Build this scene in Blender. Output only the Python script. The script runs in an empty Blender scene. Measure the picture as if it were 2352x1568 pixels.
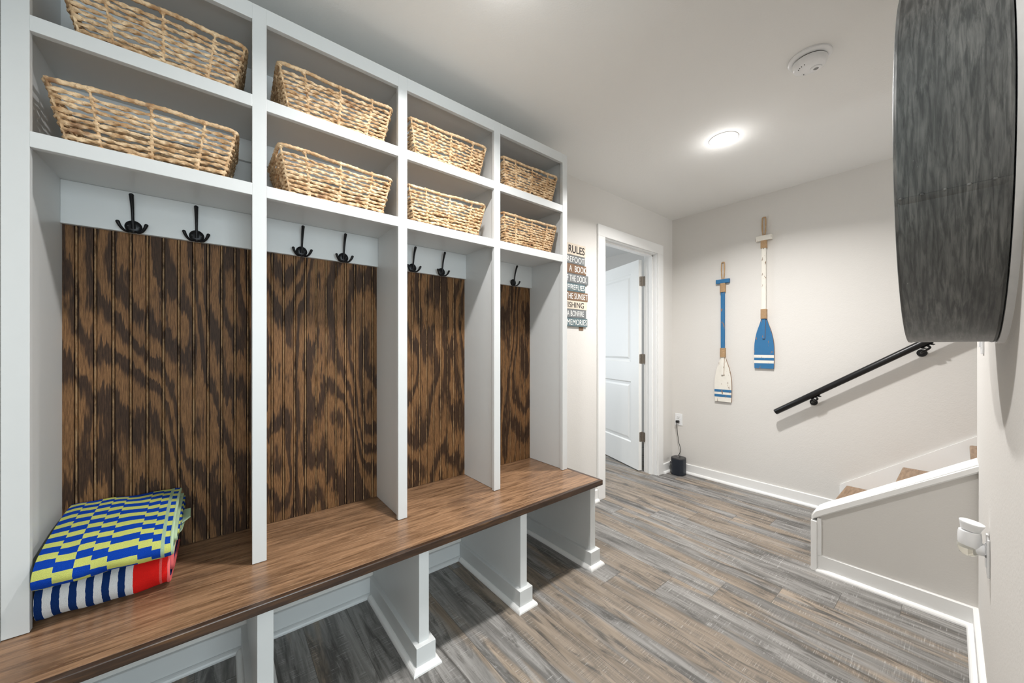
import bpy, bmesh, math, random
from mathutils import Vector, Matrix
random.seed(7)
PI = math.pi
S = bpy.context.scene
COL = S.collection

# ------------------------------------------------------------------ camera, world, exposure, daylight, fill light
cam_d = bpy.data.cameras.new('camera')
cam = bpy.data.objects.new('camera', cam_d); COL.objects.link(cam)
cam.location = (0, 0, 1.19)
cam.rotation_euler = (PI/2, 0, -math.atan2(0.6269871, 0.7790296))
cam_d.sensor_width = 36; cam_d.lens = 833/2352*36; cam_d.shift_y = 16/2352
cam_d.clip_start = 0.02; cam_d.clip_end = 60
S.camera = cam
S.view_settings.view_transform = 'Standard'; S.view_settings.look = 'None'
S.view_settings.gamma = 1; S.view_settings.exposure = 0.58; S.view_settings.use_curve_mapping = False
S.cycles.max_bounces = 10; S.cycles.diffuse_bounces = 7
W = bpy.data.worlds.new('world'); S.world = W; W.use_nodes = True
W.node_tree.nodes['Background'].inputs[0].default_value = (.75, .87, 1, 1)
W.node_tree.nodes['Background'].inputs[1].default_value = 1.0

def area(name, loc, rot, sx, sy, power, col, shape='RECTANGLE'):
    l = bpy.data.lights.new(name, 'AREA'); l.shape = shape; l.size = sx
    if shape in ('RECTANGLE', 'ELLIPSE'): l.size_y = sy
    l.energy = power; l.color = col
    o = bpy.data.objects.new(name, l); COL.objects.link(o); o.location = loc; o.rotation_euler = rot
    return o
# daylight through the window of the room behind the camera, and through the window of the room beyond the door
area('daylight_rear', (0.35, -2.36, 1.45), (-PI/2, 0, PI), 1.5, 1.3, 38, (.83, .95, 1))
area('daylight_bedroom', (2.3, 4.1, 1.35), (-PI/2, 0, 0), 1.3, 1.4, 24, (.84, .92, 1))

# fill light added in the stairwell to lift the far wall and ceiling
area('fill_stairs', (3.06, -2.2, 2.05), (math.radians(80), 0, 0), .7, .6, 13, (.92, .97, 1))

# ------------------------------------------------------------------ node helper
class NT:
    def __init__(s, name, rough=.5, metal=0, spec=.5):
        s.m = bpy.data.materials.new(name); s.m.use_nodes = True
        s.t = s.m.node_tree; s.b = s.t.nodes['Principled BSDF']
        s.b.inputs['Roughness'].default_value = rough; s.b.inputs['Metallic'].default_value = metal
        s.b.inputs['Specular IOR Level'].default_value = spec
    def n(s, ty, **k):
        nd = s.t.nodes.new(ty)
        for a, v in k.items(): setattr(nd, a, v)
        return nd
    def put(s, sock, v):
        if v is None: return
        if hasattr(v, 'is_output'): s.t.links.new(v, sock)
        else: sock.default_value = v
    def ma(s, op, a, b=None, c=None, clamp=False):
        nd = s.n('ShaderNodeMath', operation=op); nd.use_clamp = clamp
        s.put(nd.inputs[0], a); s.put(nd.inputs[1], b); s.put(nd.inputs[2], c)
        return nd.outputs[0]
    def pos(s):
        if not hasattr(s, '_p'):
            g = s.n('ShaderNodeNewGeometry'); sp = s.n('ShaderNodeSeparateXYZ')
            s.t.links.new(g.outputs['Position'], sp.inputs[0]); s._p = (g.outputs['Position'],) + tuple(sp.outputs)
        return s._p
    def objpos(s):
        g = s.n('ShaderNodeTexCoord'); sp = s.n('ShaderNodeSeparateXYZ')
        s.t.links.new(g.outputs['Object'], sp.inputs[0]); return (g.outputs['Object'],) + tuple(sp.outputs)
    def uv(s):
        g = s.n('ShaderNodeTexCoord'); sp = s.n('ShaderNodeSeparateXYZ')
        s.t.links.new(g.outputs['UV'], sp.inputs[0]); return sp.outputs[0], sp.outputs[1]
    def vec(s, x, y, z=0.0):
        nd = s.n('ShaderNodeCombineXYZ')
        for i, v in enumerate((x, y, z)): s.put(nd.inputs[i], v)
        return nd.outputs[0]
    def noise(s, v, scale=1, detail=2, rough=.5, dist=0):
        nd = s.n('ShaderNodeTexNoise'); s.put(nd.inputs['Vector'], v)
        nd.inputs['Scale'].default_value = scale; nd.inputs['Detail'].default_value = detail
        nd.inputs['Roughness'].default_value = rough; nd.inputs['Distortion'].default_value = dist
        return nd.outputs['Fac']
    def white(s, v):
        nd = s.n('ShaderNodeTexWhiteNoise', noise_dimensions='2D'); s.put(nd.inputs['Vector'], v)
        return nd.outputs['Value']
    def step(s, v, a, b):
        nd = s.n('ShaderNodeMapRange', interpolation_type='SMOOTHSTEP')
        s.put(nd.inputs['Value'], v); nd.inputs['From Min'].default_value = a; nd.inputs['From Max'].default_value = b
        return nd.outputs[0]
    def mix(s, f, a, b, bt='MIX'):
        nd = s.n('ShaderNodeMix', data_type='RGBA', blend_type=bt)
        s.put(nd.inputs[0], f)
        for sk, v in ((nd.inputs[6], a), (nd.inputs[7], b)):
            if hasattr(v, 'is_output'): s.t.links.new(v, sk)
            else: sk.default_value = (*v, 1)
        return nd.outputs[2]
    def color(s, v):
        sk = s.b.inputs['Base Color']
        if hasattr(v, 'is_output'): s.t.links.new(v, sk)
        else: sk.default_value = (*v, 1)
        return s
    def bump(s, h, strength=.3, dist=.002):
        nd = s.n('ShaderNodeBump'); s.put(nd.inputs['Height'], h)
        nd.inputs['Strength'].default_value = strength; nd.inputs['Distance'].default_value = dist
        s.t.links.new(nd.outputs[0], s.b.inputs['Normal'])
        return s
    def rough(s, v): s.put(s.b.inputs['Roughness'], v); return s

def plain(name, col, rough=.5, metal=0, spec=.5, nscale=0, nstr=.1, var=.06):
    m = NT(name, rough, metal, spec); p = m.objpos()[0]
    n = m.noise(p, nscale or 40, 3)
    m.color(m.mix(n, tuple(c*(1-var) for c in col), tuple(min(1, c*(1+var)) for c in col)))
    if nscale: m.bump(n, nstr, .001)
    return m.m

M = {}
def wallmat(name, col):
    m = NT(name, .85, 0, .25); p = m.pos()[0]
    h = m.noise(p, 130, 3, .55); h2 = m.noise(p, 45, 2)
    m.color(col); m.bump(m.ma('ADD', h, m.ma('MULTIPLY', h2, .6)), .32, .002)
    return m.m
M['wall'] = wallmat('wall_paint', (.668, .650, .622))
M['ceil'] = wallmat('ceiling_paint', (.80, .80, .785))
M['white'] = plain('white_enamel', (.63, .645, .645), .38, 0, .4, 25, .03, .015)
M['trim'] = plain('white_trim', (.82, .82, .81), .35, 0, .45, 25, .02, .01)
M['door'] = plain('door_paint', (.80, .80, .78), .4, 0, .4, 30, .02, .01)
M['black'] = plain('black_metal', (.012, .012, .013), .38, .6, .5, 200, .05)
M['rail'] = plain('rail_metal', (.013, .013, .014), .32, .5, .6, 120, .02)
M['plastic'] = plain('white_plastic', (.80, .81, .82), .3, 0, .5)
M['spk'] = plain('speaker_cloth', (.015, .02, .03), .45, .2, .5, 400, .1)
M['spktop'] = plain('speaker_top', (.03, .03, .032), .35)
M['cord'] = plain('black_cord', (.01, .01, .01), .5)
M['slot'] = plain('dark_slot', (.03, .03, .03), .6)
M['hinge'] = plain('hinge_metal', (.30, .26, .22), .35, .9, .5, 60, .05, .15)
M['gold'] = plain('brass_tip', (.35, .22, .10), .3, .9)

def floor_mat():
    m = NT('plank_floor', .42, 0, .4); P, x, y, z = m.pos()
    u = m.ma('DIVIDE', m.ma('SUBTRACT', x, 1.4895), .1735); colm = m.ma('FLOOR', u); fu = m.ma('FRACT', u)
    yy = m.ma('DIVIDE', m.ma('ADD', m.ma('SUBTRACT', y, 1.141), m.ma('MULTIPLY', colm, .193)), 1.22)
    row = m.ma('FLOOR', yy); fv = m.ma('FRACT', yy)
    r = m.white(m.vec(colm, row)); r2 = m.white(m.vec(m.ma('ADD', colm, 17.3), m.ma('ADD', row, 5.1)))
    off = m.ma('MULTIPLY', r, 63.0)
    big = m.noise(m.vec(m.ma('ADD', m.ma('MULTIPLY', x, 24), off), m.ma('ADD', m.ma('MULTIPLY', y, 1.7), off)), 1, 5, .66, .4)
    stk = m.noise(m.vec(m.ma('ADD', m.ma('MULTIPLY', x, 95), off), m.ma('MULTIPLY', y, 4.5)), 1, 5, .65, .3)
    drk = m.noise(m.vec(m.ma('ADD', m.ma('MULTIPLY', x, 17), off), m.ma('ADD', m.ma('MULTIPLY', y, 2.2), off), 4.0), 1, 5, .7, .9)
    tanf = m.step(m.ma('ADD', m.noise(m.vec(m.ma('ADD', m.ma('MULTIPLY', x, 9), off), m.ma('MULTIPLY', y, .9), 9.0), 1, 3, .5), m.ma('MULTIPLY', r2, .30)), .64, .74)
    grey = m.mix(m.step(big, .30, .70), (.120, .115, .108), (.345, .335, .320))
    tan = m.mix(m.step(big, .28, .72), (.205, .162, .120), (.40, .328, .258))
    c = m.mix(tanf, grey, tan)
    c = m.mix(m.ma('MULTIPLY', m.step(stk, .42, .66), .55), c, m.mix(.5, c, (.10, .095, .09)))
    c = m.mix(m.ma('MULTIPLY', m.step(drk, .50, .66), .85), c, (.060, .056, .051))
    saw = m.noise(m.vec(m.ma('ADD', m.ma('MULTIPLY', x, 9), off), m.ma('MULTIPLY', y, 230)), 1, 2, .6)
    sawm = m.noise(m.vec(m.ma('ADD', m.ma('MULTIPLY', x, 30), off), m.ma('MULTIPLY', y, 5), 2.0), 1, 3, .6)
    sw = m.ma('MULTIPLY', m.step(saw, .58, .70), m.step(sawm, .46, .60))
    c = m.mix(m.ma('MULTIPLY', sw, .5), c, (.55, .55, .54))
    sawd = m.ma('MULTIPLY', m.step(saw, .60, .40), m.step(sawm, .44, .60)); c = m.mix(m.ma('MULTIPLY', sawd, .4), c, (.10, .095, .09))
    scr = m.noise(m.vec(m.ma('ADD', m.ma('MULTIPLY', x, 3.5), off), m.ma('MULTIPLY', y, 95), 7.0), 1, 2, .5)
    c = m.mix(m.ma('MULTIPLY', m.step(scr, .74, .77), .38), c, (.66, .66, .65))
    c = m.mix(m.ma('MULTIPLY', m.ma('SUBTRACT', r2, .42), .42), c, (.07, .066, .062))
    ex = m.ma('MINIMUM', fu, m.ma('SUBTRACT', 1.0, fu)); ey = m.ma('MINIMUM', fv, m.ma('SUBTRACT', 1.0, fv))
    g = m.ma('MAXIMUM', m.ma('LESS_THAN', ex, .007), m.ma('LESS_THAN', ey, .0011))
    c = m.mix(m.ma('MULTIPLY', g, .65), c, (.06, .055, .05))
    m.color(c); m.bump(m.ma('SUBTRACT', m.ma('MULTIPLY', stk, .5), g), .25, .001)
    m.rough(m.ma('ADD', .34, m.ma('MULTIPLY', stk, .2)))
    return m.m
M['floor'] = floor_mat()

def ply_mat():
    m = NT('stained_beadboard', .55, 0, .2); P, x, y, z = m.pos()
    n = m.noise(m.vec(m.ma('MULTIPLY', x, 3.6), m.ma('MULTIPLY', z, .85), 3.7), 1, 1.6, .45, .30)
    n2 = m.noise(m.vec(m.ma('MULTIPLY', x, 14), m.ma('MULTIPLY', z, 2.6), 8.1), 1, 4, .62)
    jag = m.noise(m.vec(m.ma('MULTIPLY', x, 170), m.ma('MULTIPLY', z, 6)), 1, 3, .6)
    t = m.ma('FRACT', m.ma('ADD', m.ma('ADD', m.ma('MULTIPLY', n, 13.5), m.ma('MULTIPLY', n2, 1.9)), m.ma('MULTIPLY', jag, .80)))
    vw = m.noise(m.vec(m.ma('MULTIPLY', x, 5), m.ma('MULTIPLY', z, 2), 5.5), 1, 2, .5)
    t = m.ma('ADD', t, m.ma('MULTIPLY', m.ma('SUBTRACT', vw, .5), .9))
    band = m.ma('MULTIPLY', m.step(t, .0, .12), m.ma('SUBTRACT', 1.0, m.step(t, .42, .66)))
    fine = m.noise(m.vec(m.ma('MULTIPLY', x, 420), m.ma('MULTIPLY', z, 22)), 1, 4, .7)
    pat = m.noise(m.vec(m.ma('MULTIPLY', x, 4), m.ma('MULTIPLY', z, 3), 1.0), 1, 3, .5)
    lt = m.mix(m.step(fine, .32, .70), (.100, .047, .018), (.260, .132, .054))
    dk = m.mix(m.step(fine, .35, .75), (.026, .013, .007), (.080, .040, .019))
    c = m.mix(band, dk, lt)
    c = m.mix(m.ma('MULTIPLY', m.step(pat, .50, .72), .45), c, m.mix(.65, c, (.022, .012, .008)))
    # pale line on every bead: light caught on it painted in, plus worn stain
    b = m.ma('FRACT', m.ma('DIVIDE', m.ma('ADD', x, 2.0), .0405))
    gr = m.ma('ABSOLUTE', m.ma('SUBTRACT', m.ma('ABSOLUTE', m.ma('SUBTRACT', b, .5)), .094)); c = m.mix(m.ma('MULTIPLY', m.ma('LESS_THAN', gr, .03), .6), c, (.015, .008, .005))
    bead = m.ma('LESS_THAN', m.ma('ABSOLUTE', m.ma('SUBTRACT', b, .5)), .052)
    lit_wear = m.step(m.noise(m.vec(m.ma('MULTIPLY', x, 50), m.ma('MULTIPLY', z, 14)), 1, 4, .7), .36, .62)
    c = m.mix(m.ma('MULTIPLY', m.ma('MULTIPLY', bead, lit_wear), .8), c, (.33, .21, .11))
    m.color(c); m.bump(m.ma('ADD', fine, jag), .25, .001)
    return m.m
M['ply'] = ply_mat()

def bench_mat(name, dark=0.0):
    m = NT(name, .28, 0, .5); P, x, y, z = m.pos()
    g1 = m.noise(m.vec(m.ma('MULTIPLY', x, 4.5), m.ma('MULTIPLY', y, 62), m.ma('MULTIPLY', z, 62)), 1, 5, .62, .8)
    g2 = m.noise(m.vec(m.ma('MULTIPLY', x, 26), m.ma('MULTIPLY', y, 260), m.ma('MULTIPLY', z, 200)), 1, 3, .6, .3)
    blot = m.noise(m.vec(m.ma('MULTIPLY', x, 4), m.ma('MULTIPLY', y, 9), m.ma('MULTIPLY', z, 30)), 1, 4, .6)
    if dark == 0:
        c = m.mix(m.step(g1, .30, .70), (.125, .066, .034), (.335, .195, .108))
        c = m.mix(m.ma('MULTIPLY', m.step(g2, .56, .70), .5), c, (.47, .31, .19))
        c = m.mix(m.ma('MULTIPLY', m.step(blot, .52, .74), .55), c, (.085, .05, .032))
    else:
        c = m.mix(m.step(g1, .35, .75), (.030, .016, .010), (.080, .040, .020))
        c = m.mix(m.ma('MULTIPLY', m.step(blot, .50, .66), .7), c, (.15, .075, .03) if dark == 1 else (.07, .055, .05))
    m.color(c); m.bump(m.ma('ADD', g1, g2), .06, .001)
    m.rough(m.ma('ADD', .22, m.ma('MULTIPLY', g1, .16)))
    return m.m
M['bench'] = bench_mat('bench_wood'); M['band'] = bench_mat('bench_edge_wood', 1); M['bandtop'] = bench_mat('bench_border_wood', 2)

def stair_mat():
    m = NT('oak_tread', .4); P, x, y, z = m.pos()
    g1 = m.noise(m.vec(m.ma('MULTIPLY', x, 9), m.ma('MULTIPLY', y, 80), m.ma('MULTIPLY', z, 60)), 1, 5, .62, .5)
    m.color(m.mix(m.step(g1, .3, .7), (.20, .12, .065), (.36, .235, .145)))
    return m.m
M['stair'] = stair_mat()

def wicker_mat():
    m = NT('water_hyacinth', .62, 0, .3); P, x, y, z = m.objpos()
    geo = m.n('ShaderNodeObjectInfo'); rr = geo.outputs['Random']
    v = m.n('ShaderNodeVectorMath', operation='ADD'); m.t.links.new(P, v.inputs[0])
    m.t.links.new(m.vec(m.ma('MULTIPLY', rr, 9), m.ma('MULTIPLY', rr, 5), 0.0), v.inputs[1]); PV = v.outputs[0]
    n1 = m.noise(PV, 34, 3, .6); n2 = m.noise(PV, 130, 5, .7); n3 = m.noise(PV, 12, 3, .6)
    c = m.mix(m.step(n1, .32, .68), (.46, .275, .135), (.80, .60, .38))
    c = m.mix(m.ma('MULTIPLY', m.step(n2, .52, .68), .6), c, (.24, .12, .055))
    c = m.mix(m.ma('MULTIPLY', m.step(n3, .60, .72), .75), c, (.20, .085, .035))
    m.color(c); m.bump(n2, .6, .0015)
    return m.m
M['wick'] = wicker_mat()

def rope_mat():
    m = NT('jute', .8, 0, .2); P, x, y, z = m.pos()
    w = m.ma('FRACT', m.ma('MULTIPLY', z, 190)); n = m.noise(P, 120, 3)
    m.color(m.mix(m.ma('MULTIPLY', m.step(w, .1, .9), .7), m.mix(n, (.45, .30, .17), (.62, .44, .27)), (.30, .19, .10)))
    return m.m
M['jute'] = rope_mat()

def worn(name, base, under):
    m = NT(name, .6, 0, .3); P, x, y, z = m.pos()
    n = m.noise(m.vec(m.ma('MULTIPLY', y, 75), m.ma('MULTIPLY', z, 16), m.ma('MULTIPLY', x, 40)), 1, 4, .6)
    n2 = m.noise(P, 30, 3)
    c = m.mix(n2, base, tuple(v*.88 for v in base))
    m.color(m.mix(m.step(n, .635, .665), c, under)); m.bump(n, .2, .001)
    return m.m
M['oblue'] = worn('worn_blue_paint', (.035, .16, .34), (.30, .16, .08))
M['owhite'] = worn('worn_white_paint', (.80, .77, .70), (.20, .13, .08))
M['oedge'] = plain('bare_brown_wood', (.22, .12, .06), .7)

def drum_mat():
    m = NT('dark_zinc', .42, .45, .5); P, x, y, z = m.objpos()
    ang = m.ma('ARCTAN2', z, m.ma('MULTIPLY', x, -1.0))
    # long brush strokes running round the band
    s1 = m.noise(m.vec(m.ma('MULTIPLY', y, 190), m.ma('MULTIPLY', ang, 6.5)), 1, 4, .62, .5)
    s2 = m.noise(m.vec(m.ma('MULTIPLY', y, 22), m.ma('MULTIPLY', ang, 3.2), 3.0), 1, 4, .6, .8)
    sp = m.noise(P, 160, 2)
    c = m.mix(m.step(s1, .30, .72), (.085, .09, .09), (.24, .245, .238))
    c = m.mix(m.ma('MULTIPLY', m.step(s2, .35, .70), .5), c, (.075, .078, .08))
    c = m.mix(m.step(sp, .78, .80), c, (.5, .5, .5))
    m.color(c); m.rough(m.ma('ADD', .30, m.ma('MULTIPLY', s1, .28))); m.bump(s1, .1, .001)
    return m.m
M['drum'] = drum_mat()
M['mirror'] = NT('mirror_glass', .02, 1, .5).color((.9, .9, .9)).m
def glassm():
    m = NT('amber_oil', .05, 0, .5); m.color((.97, .95, .86)); m.b.inputs['Transmission Weight'].default_value = .85; m.b.inputs['IOR'].default_value = 1.4
    return m.m
M['glass'] = glassm()
def emis(name, col, st):
    m = NT(name); m.color((.9, .9, .9)); m.b.inputs['Emission Color'].default_value = (*col, 1); m.b.inputs['Emission Strength'].default_value = st
    return m.m
M['lamp'] = emis('led_diffuser', (1, .97, .93), 6)

def terry(name, kind):
    m = NT(name, .95, 0, .1); u, v = m.uv(); P = m.objpos()[0]
    fz = m.noise(P, 900, 2); wob = m.ma('MULTIPLY', m.ma('SUBTRACT', m.noise(P, 60, 3), .5), .004)
    uu = m.ma('ADD', u, wob)
    if kind == 'check':     # u across (metres along x), v along the fold path (metres)
        ph = 0.0
        for xb, dp in ((.034, .30), (.068, .52), (.098, .27), (.128, .30), (.186, .26), (.214, .24), (.2395, .30)):
            ph = m.ma('ADD', ph, m.ma('MULTIPLY', m.ma('GREATER_THAN', uu, xb), dp))
        t = m.ma('FRACT', m.ma('ADD', m.ma('DIVIDE', m.ma('ADD', v, m.ma('MULTIPLY', wob, .7)), .044), ph))
        col = m.mix(m.ma('GREATER_THAN', t, .53), (.004, .055, .42), (.62, .66, .17))
        hem = m.ma('MULTIPLY', m.ma('GREATER_THAN', u, .2325), m.ma('LESS_THAN', u, .2405))
        col = m.mix(hem, col, (.38, .52, .34))
    else:
        t = m.ma('FRACT', m.ma('DIVIDE', uu, .0296))
        col = m.mix(m.ma('GREATER_THAN', t, .48), (.005, .030, .145), (.76, .78, .80))
        col = m.mix(m.ma('GREATER_THAN', uu, .1775), col, (.80, .016, .012))
        col = m.mix(m.ma('MULTIPLY', m.ma('GREATER_THAN', u, .232), m.ma('LESS_THAN', u, .2375)), col, (.80, .13, .12))
    col = m.mix(m.ma('MULTIPLY', m.step(fz, .42, .7), .28), col, m.mix(.5, col, (.02, .03, .05)))
    m.color(col); m.bump(fz, .9, .003)
    return m.m
M['tcheck'] = terry('checked_terry', 'check'); M['tstripe'] = terry('striped_terry', 'stripe')
M['hemg'] = plain('pale_green_hem', (.40, .52, .34), .9, 0, .1, 500, .4)
M['hemp'] = plain('coral_hem', (.75, .14, .14), .9, 0, .1, 500, .4)
M['navy'] = plain('navy_terry', (.01, .03, .16), .95, 0, .1, 700, .6)
def signm(name, c): return plain(name, c, .7, 0, .2, 70, .1, .12)
M['s_cream'] = signm('sign_cream', (.66, .58, .48)); M['s_grey'] = signm('sign_grey', (.17, .18, .185)); M['s_brown'] = signm('sign_brown', (.20, .125, .08))
M['s_slate'] = signm('sign_slate', (.115, .165, .18)); M['t_white'] = signm('letter_white', (.80, .80, .78)); M['t_dark'] = signm('letter_dark', (.06, .055, .055))

# ------------------------------------------------------------------ geometry helpers (everything in world metres)
def wloc(o):
    v = Vector((0, 0, 0))
    while o: v += o.location; o = o.parent
    return v
def link(name, bm, mat, parent=None, smooth=False, local=False, origin=None):
    me = bpy.data.meshes.new(name)
    if parent is not None and not local:
        bmesh.ops.translate(bm, verts=bm.verts, vec=-wloc(parent))
    elif origin is not None:
        bmesh.ops.translate(bm, verts=bm.verts, vec=-Vector(origin))
    bmesh.ops.recalc_face_normals(bm, faces=bm.faces)
    if smooth:
        for f in bm.faces: f.smooth = True
        for e in bm.edges:
            if len(e.link_faces) == 2 and e.calc_face_angle(0) > .7: e.smooth = False
    bm.to_mesh(me); bm.free()
    for m in (mat if isinstance(mat, (list, tuple)) else [mat]): me.materials.append(m)
    o = bpy.data.objects.new(name, me); COL.objects.link(o)
    if parent is not None: o.parent = parent
    elif origin is not None: o.location = origin
    return o
def thing(name, label, cat, loc=(0, 0, 0), rz=0, group=None):
    o = bpy.data.objects.new(name, None); COL.objects.link(o); o.location = loc; o.rotation_euler.z = rz
    o.empty_display_size = .05
    return tag(o, label, cat, group)
def tag(o, label, cat, group=None):
    o['label'] = label; o['category'] = cat
    if group: o['group'] = group
    return o
def struct(name, bm, mat, label=None, **k):
    o = link(name, bm, mat, **k); o['kind'] = 'structure'
    if label: o['label'] = label
    return o
def B(): return bmesh.new()
def box(bm, x0, x1, y0, y1, z0, z1, bev=0, mi=0, mat=None):
    r = bmesh.ops.create_cube(bm, size=1)
    vs = r['verts']
    bmesh.ops.scale(bm, vec=(abs(x1-x0), abs(y1-y0), abs(z1-z0)), verts=vs)
    bmesh.ops.translate(bm, vec=((x0+x1)/2, (y0+y1)/2, (z0+z1)/2), verts=vs)
    fs = {f for v in vs for f in v.link_faces}
    for f in fs: f.material_index = mi
    if bev:
        es = list({e for v in vs for e in v.link_edges})
        bmesh.ops.bevel(bm, geom=es, offset=bev, segments=2, affect='EDGES', profile=.5)
    return bm
def prism(bm, pts, o, a, b, d, L, mi=0):
    """extrude polygon pts (in axes a,b from origin o) by L along d"""
    o, a, b, d = map(Vector, (o, a, b, d))
    v0 = [bm.verts.new(o + a*p[0] + b*p[1]) for p in pts]; v1 = [bm.verts.new(v.co + d*L) for v in v0]
    n = len(pts); fs = [bm.faces.new(v0), bm.faces.new(v1[::-1])]
    for i in range(n): fs.append(bm.faces.new((v0[i], v1[i], v1[(i+1) % n], v0[(i+1) % n])))
    for f in fs: f.material_index = mi
    return bm
def frames(pts, closed=False):
    n = len(pts); T = []
    for i in range(n):
        a = pts[(i-1) % n] if (closed or i) else pts[i]; b = pts[(i+1) % n] if (closed or i < n-1) else pts[i]
        T.append((b-a).normalized())
    up = Vector((0, 0, 1)) if abs(T[0].z) < .9 else Vector((1, 0, 0))
    N = []; nn = (up - T[0]*up.dot(T[0])).normalized()
    for t in T:
        nn = nn - t*nn.dot(t)
        nn = nn.normalized() if nn.length > 1e-6 else Vector((1, 0, 0))
        N.append(nn)
    return T, N
def sweep(bm, pts, rad, seg=8, closed=False, lobe=0.0, twist=0.0, nl=2, flat=(1, 1)):
    pts = [Vector(p) for p in pts]; T, N = frames(pts, closed); n = len(pts)
    if not isinstance(rad, (list, tuple)): rad = [rad]*n
    rings = []; s = 0
    for i, p in enumerate(pts):
        if i: s += (p - pts[i-1]).length
        t, nn = T[i], N[i]; bb = t.cross(nn); ring = []
        for k in range(seg):
            a = 2*PI*k/seg
            r = rad[i]*(1 + lobe*math.cos(nl*(a - twist*s)))
            ring.append(bm.verts.new(p + nn*math.cos(a)*r*flat[0] + bb*math.sin(a)*r*flat[1]))
        rings.append(ring)
    m = n if closed else n-1
    for i in range(m):
        A, C = rings[i], rings[(i+1) % n]
        for k in range(seg): bm.faces.new((A[k], A[(k+1) % seg], C[(k+1) % seg], C[k]))
    if not closed: bm.faces.new(rings[0][::-1]); bm.faces.new(rings[-1])
    return bm
def lathe(bm, prof, c, axis='Z', seg=48, cap=True, ang=None):
    c = Vector(c); rings = []
    for r, h in prof:
        ring = []
        for k in range(seg):
            a = 2*PI*k/seg; q = (math.cos(a)*r, math.sin(a)*r)
            ring.append(bm.verts.new(c + (Vector((q[0], q[1], h)) if axis == 'Z' else Vector((q[0], h, q[1])) if axis == 'Y' else Vector((h, q[0], q[1])))))
        rings.append(ring)
    for A, C in zip(rings, rings[1:]):
        for k in range(seg): bm.faces.new((A[k], A[(k+1) % seg], C[(k+1) % seg], C[k]))
    if cap: bm.faces.new(rings[0][::-1]); bm.faces.new(rings[-1])
    return bm
def blob(bm, c, r, sub=1):
    q = bmesh.ops.create_icosphere(bm, subdivisions=sub, radius=1)
    bmesh.ops.scale(bm, vec=r, verts=q['verts']); bmesh.ops.translate(bm, vec=c, verts=q['verts'])
def smooth_path(P, k=6):
    P = [Vector(p) for p in P]; out = []
    for i in range(len(P)-1):
        p0, p1, p2, p3 = P[max(i-1, 0)], P[i], P[i+1], P[min(i+2, len(P)-1)]
        for j in range(k):
            t = j/k; out.append(.5*((2*p1) + (p2-p0)*t + (2*p0-5*p1+4*p2-p3)*t*t + (3*p1-p0-3*p2+p3)*t**3))
    out.append(P[-1]); return out
Xv, Yv, Zv = (1, 0, 0), (0, 1, 0), (0, 0, 1)
QR = [(0, 0), (.018, 0), (.0175, .006), (.0145, .012), (.010, .0165), (.004, .019), (0, .019)]      # shoe moulding profile

# ------------------------------------------------------------------ room shell
CZ = 2.455; YW = 1.80; XF = 3.483; XL = -.42
PX0, PX1 = 2.508, 2.622          # stair half wall
b = B(); box(b, -.56, 4.6, -2.5, 4.4, -.05, 0); struct('floor', b, M['floor'])
b = B(); box(b, -.56, 4.6, -2.5, 4.4, CZ, CZ+.08); struct('ceiling', b, M['ceil'])
b = B(); DX0, DX1, DZ = 2.385, 3.200, 2.083
box(b, -.56, DX0, YW, YW+.115, 0, CZ); box(b, DX1, XF+.12, YW, YW+.115, 0, CZ); box(b, DX0, DX1, YW, YW+.115, DZ, CZ)
struct('wall_left', b, M['wall'])
b = B(); box(b, XF, XF+.12, -2.5, YW, 0, CZ); struct('wall_far', b, M['wall'])
b = B(); box(b, XL-.14, XL, -2.5, YW, 0, CZ); struct('wall_rear', b, M['wall'])
# right wall, turned 0.85 degrees
KR = .0148; AR = math.atan(KR); yr = lambda x: -.042 + KR*(x - 2.508)
b = B(); 
prism(b, [(.90, yr(.90)), (2.622, yr(2.622)), (2.622, yr(2.622)-.115), (.90, yr(.90)-.115)], (0, 0, 0), Xv, Yv, Zv, CZ)
struct('wall_right', b, M['wall'])
b = B(); box(b, 2.507, 2.622, -2.5, -.16, 0, CZ); struct('wall_stairwell', b, M['wall'])
b = B(); WX0, WX1 = -.40, 1.10
box(b, -.42, WX0, -2.5, -2.4, 0, CZ); box(b, WX1, XF, -2.5, -2.4, 0, CZ); box(b, WX0, WX1, -2.5, -2.4, 0, .8); box(b, WX0, WX1, -2.5, -2.4, 2.1, CZ)
struct('wall_back', b, M['wall'])
b = B(); 
for q in ((WX0, WX0+.06, .8, 2.1), (WX1-.06, WX1, .8, 2.1), (WX0, WX1, .8, .86), (WX0, WX1, 2.04, 2.1), (.33, .37, .8, 2.1)): box(b, q[0], q[1], -2.47, -2.42, q[2], q[3])
struct('window_1', b, M['trim'])
# bedroom beyond the door
b = B(); box(b, .9, 1.0, YW+.115, 4.3, 0, CZ); box(b, 4.2, 4.3, YW+.115, 4.3, 0, CZ); box(b, .9, 4.3, 4.2, 4.3, 0, CZ); box(b, XF+.12, 4.3, YW, YW+.115, 0, CZ)
struct('wall_bedroom', b, M['wall'])

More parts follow.
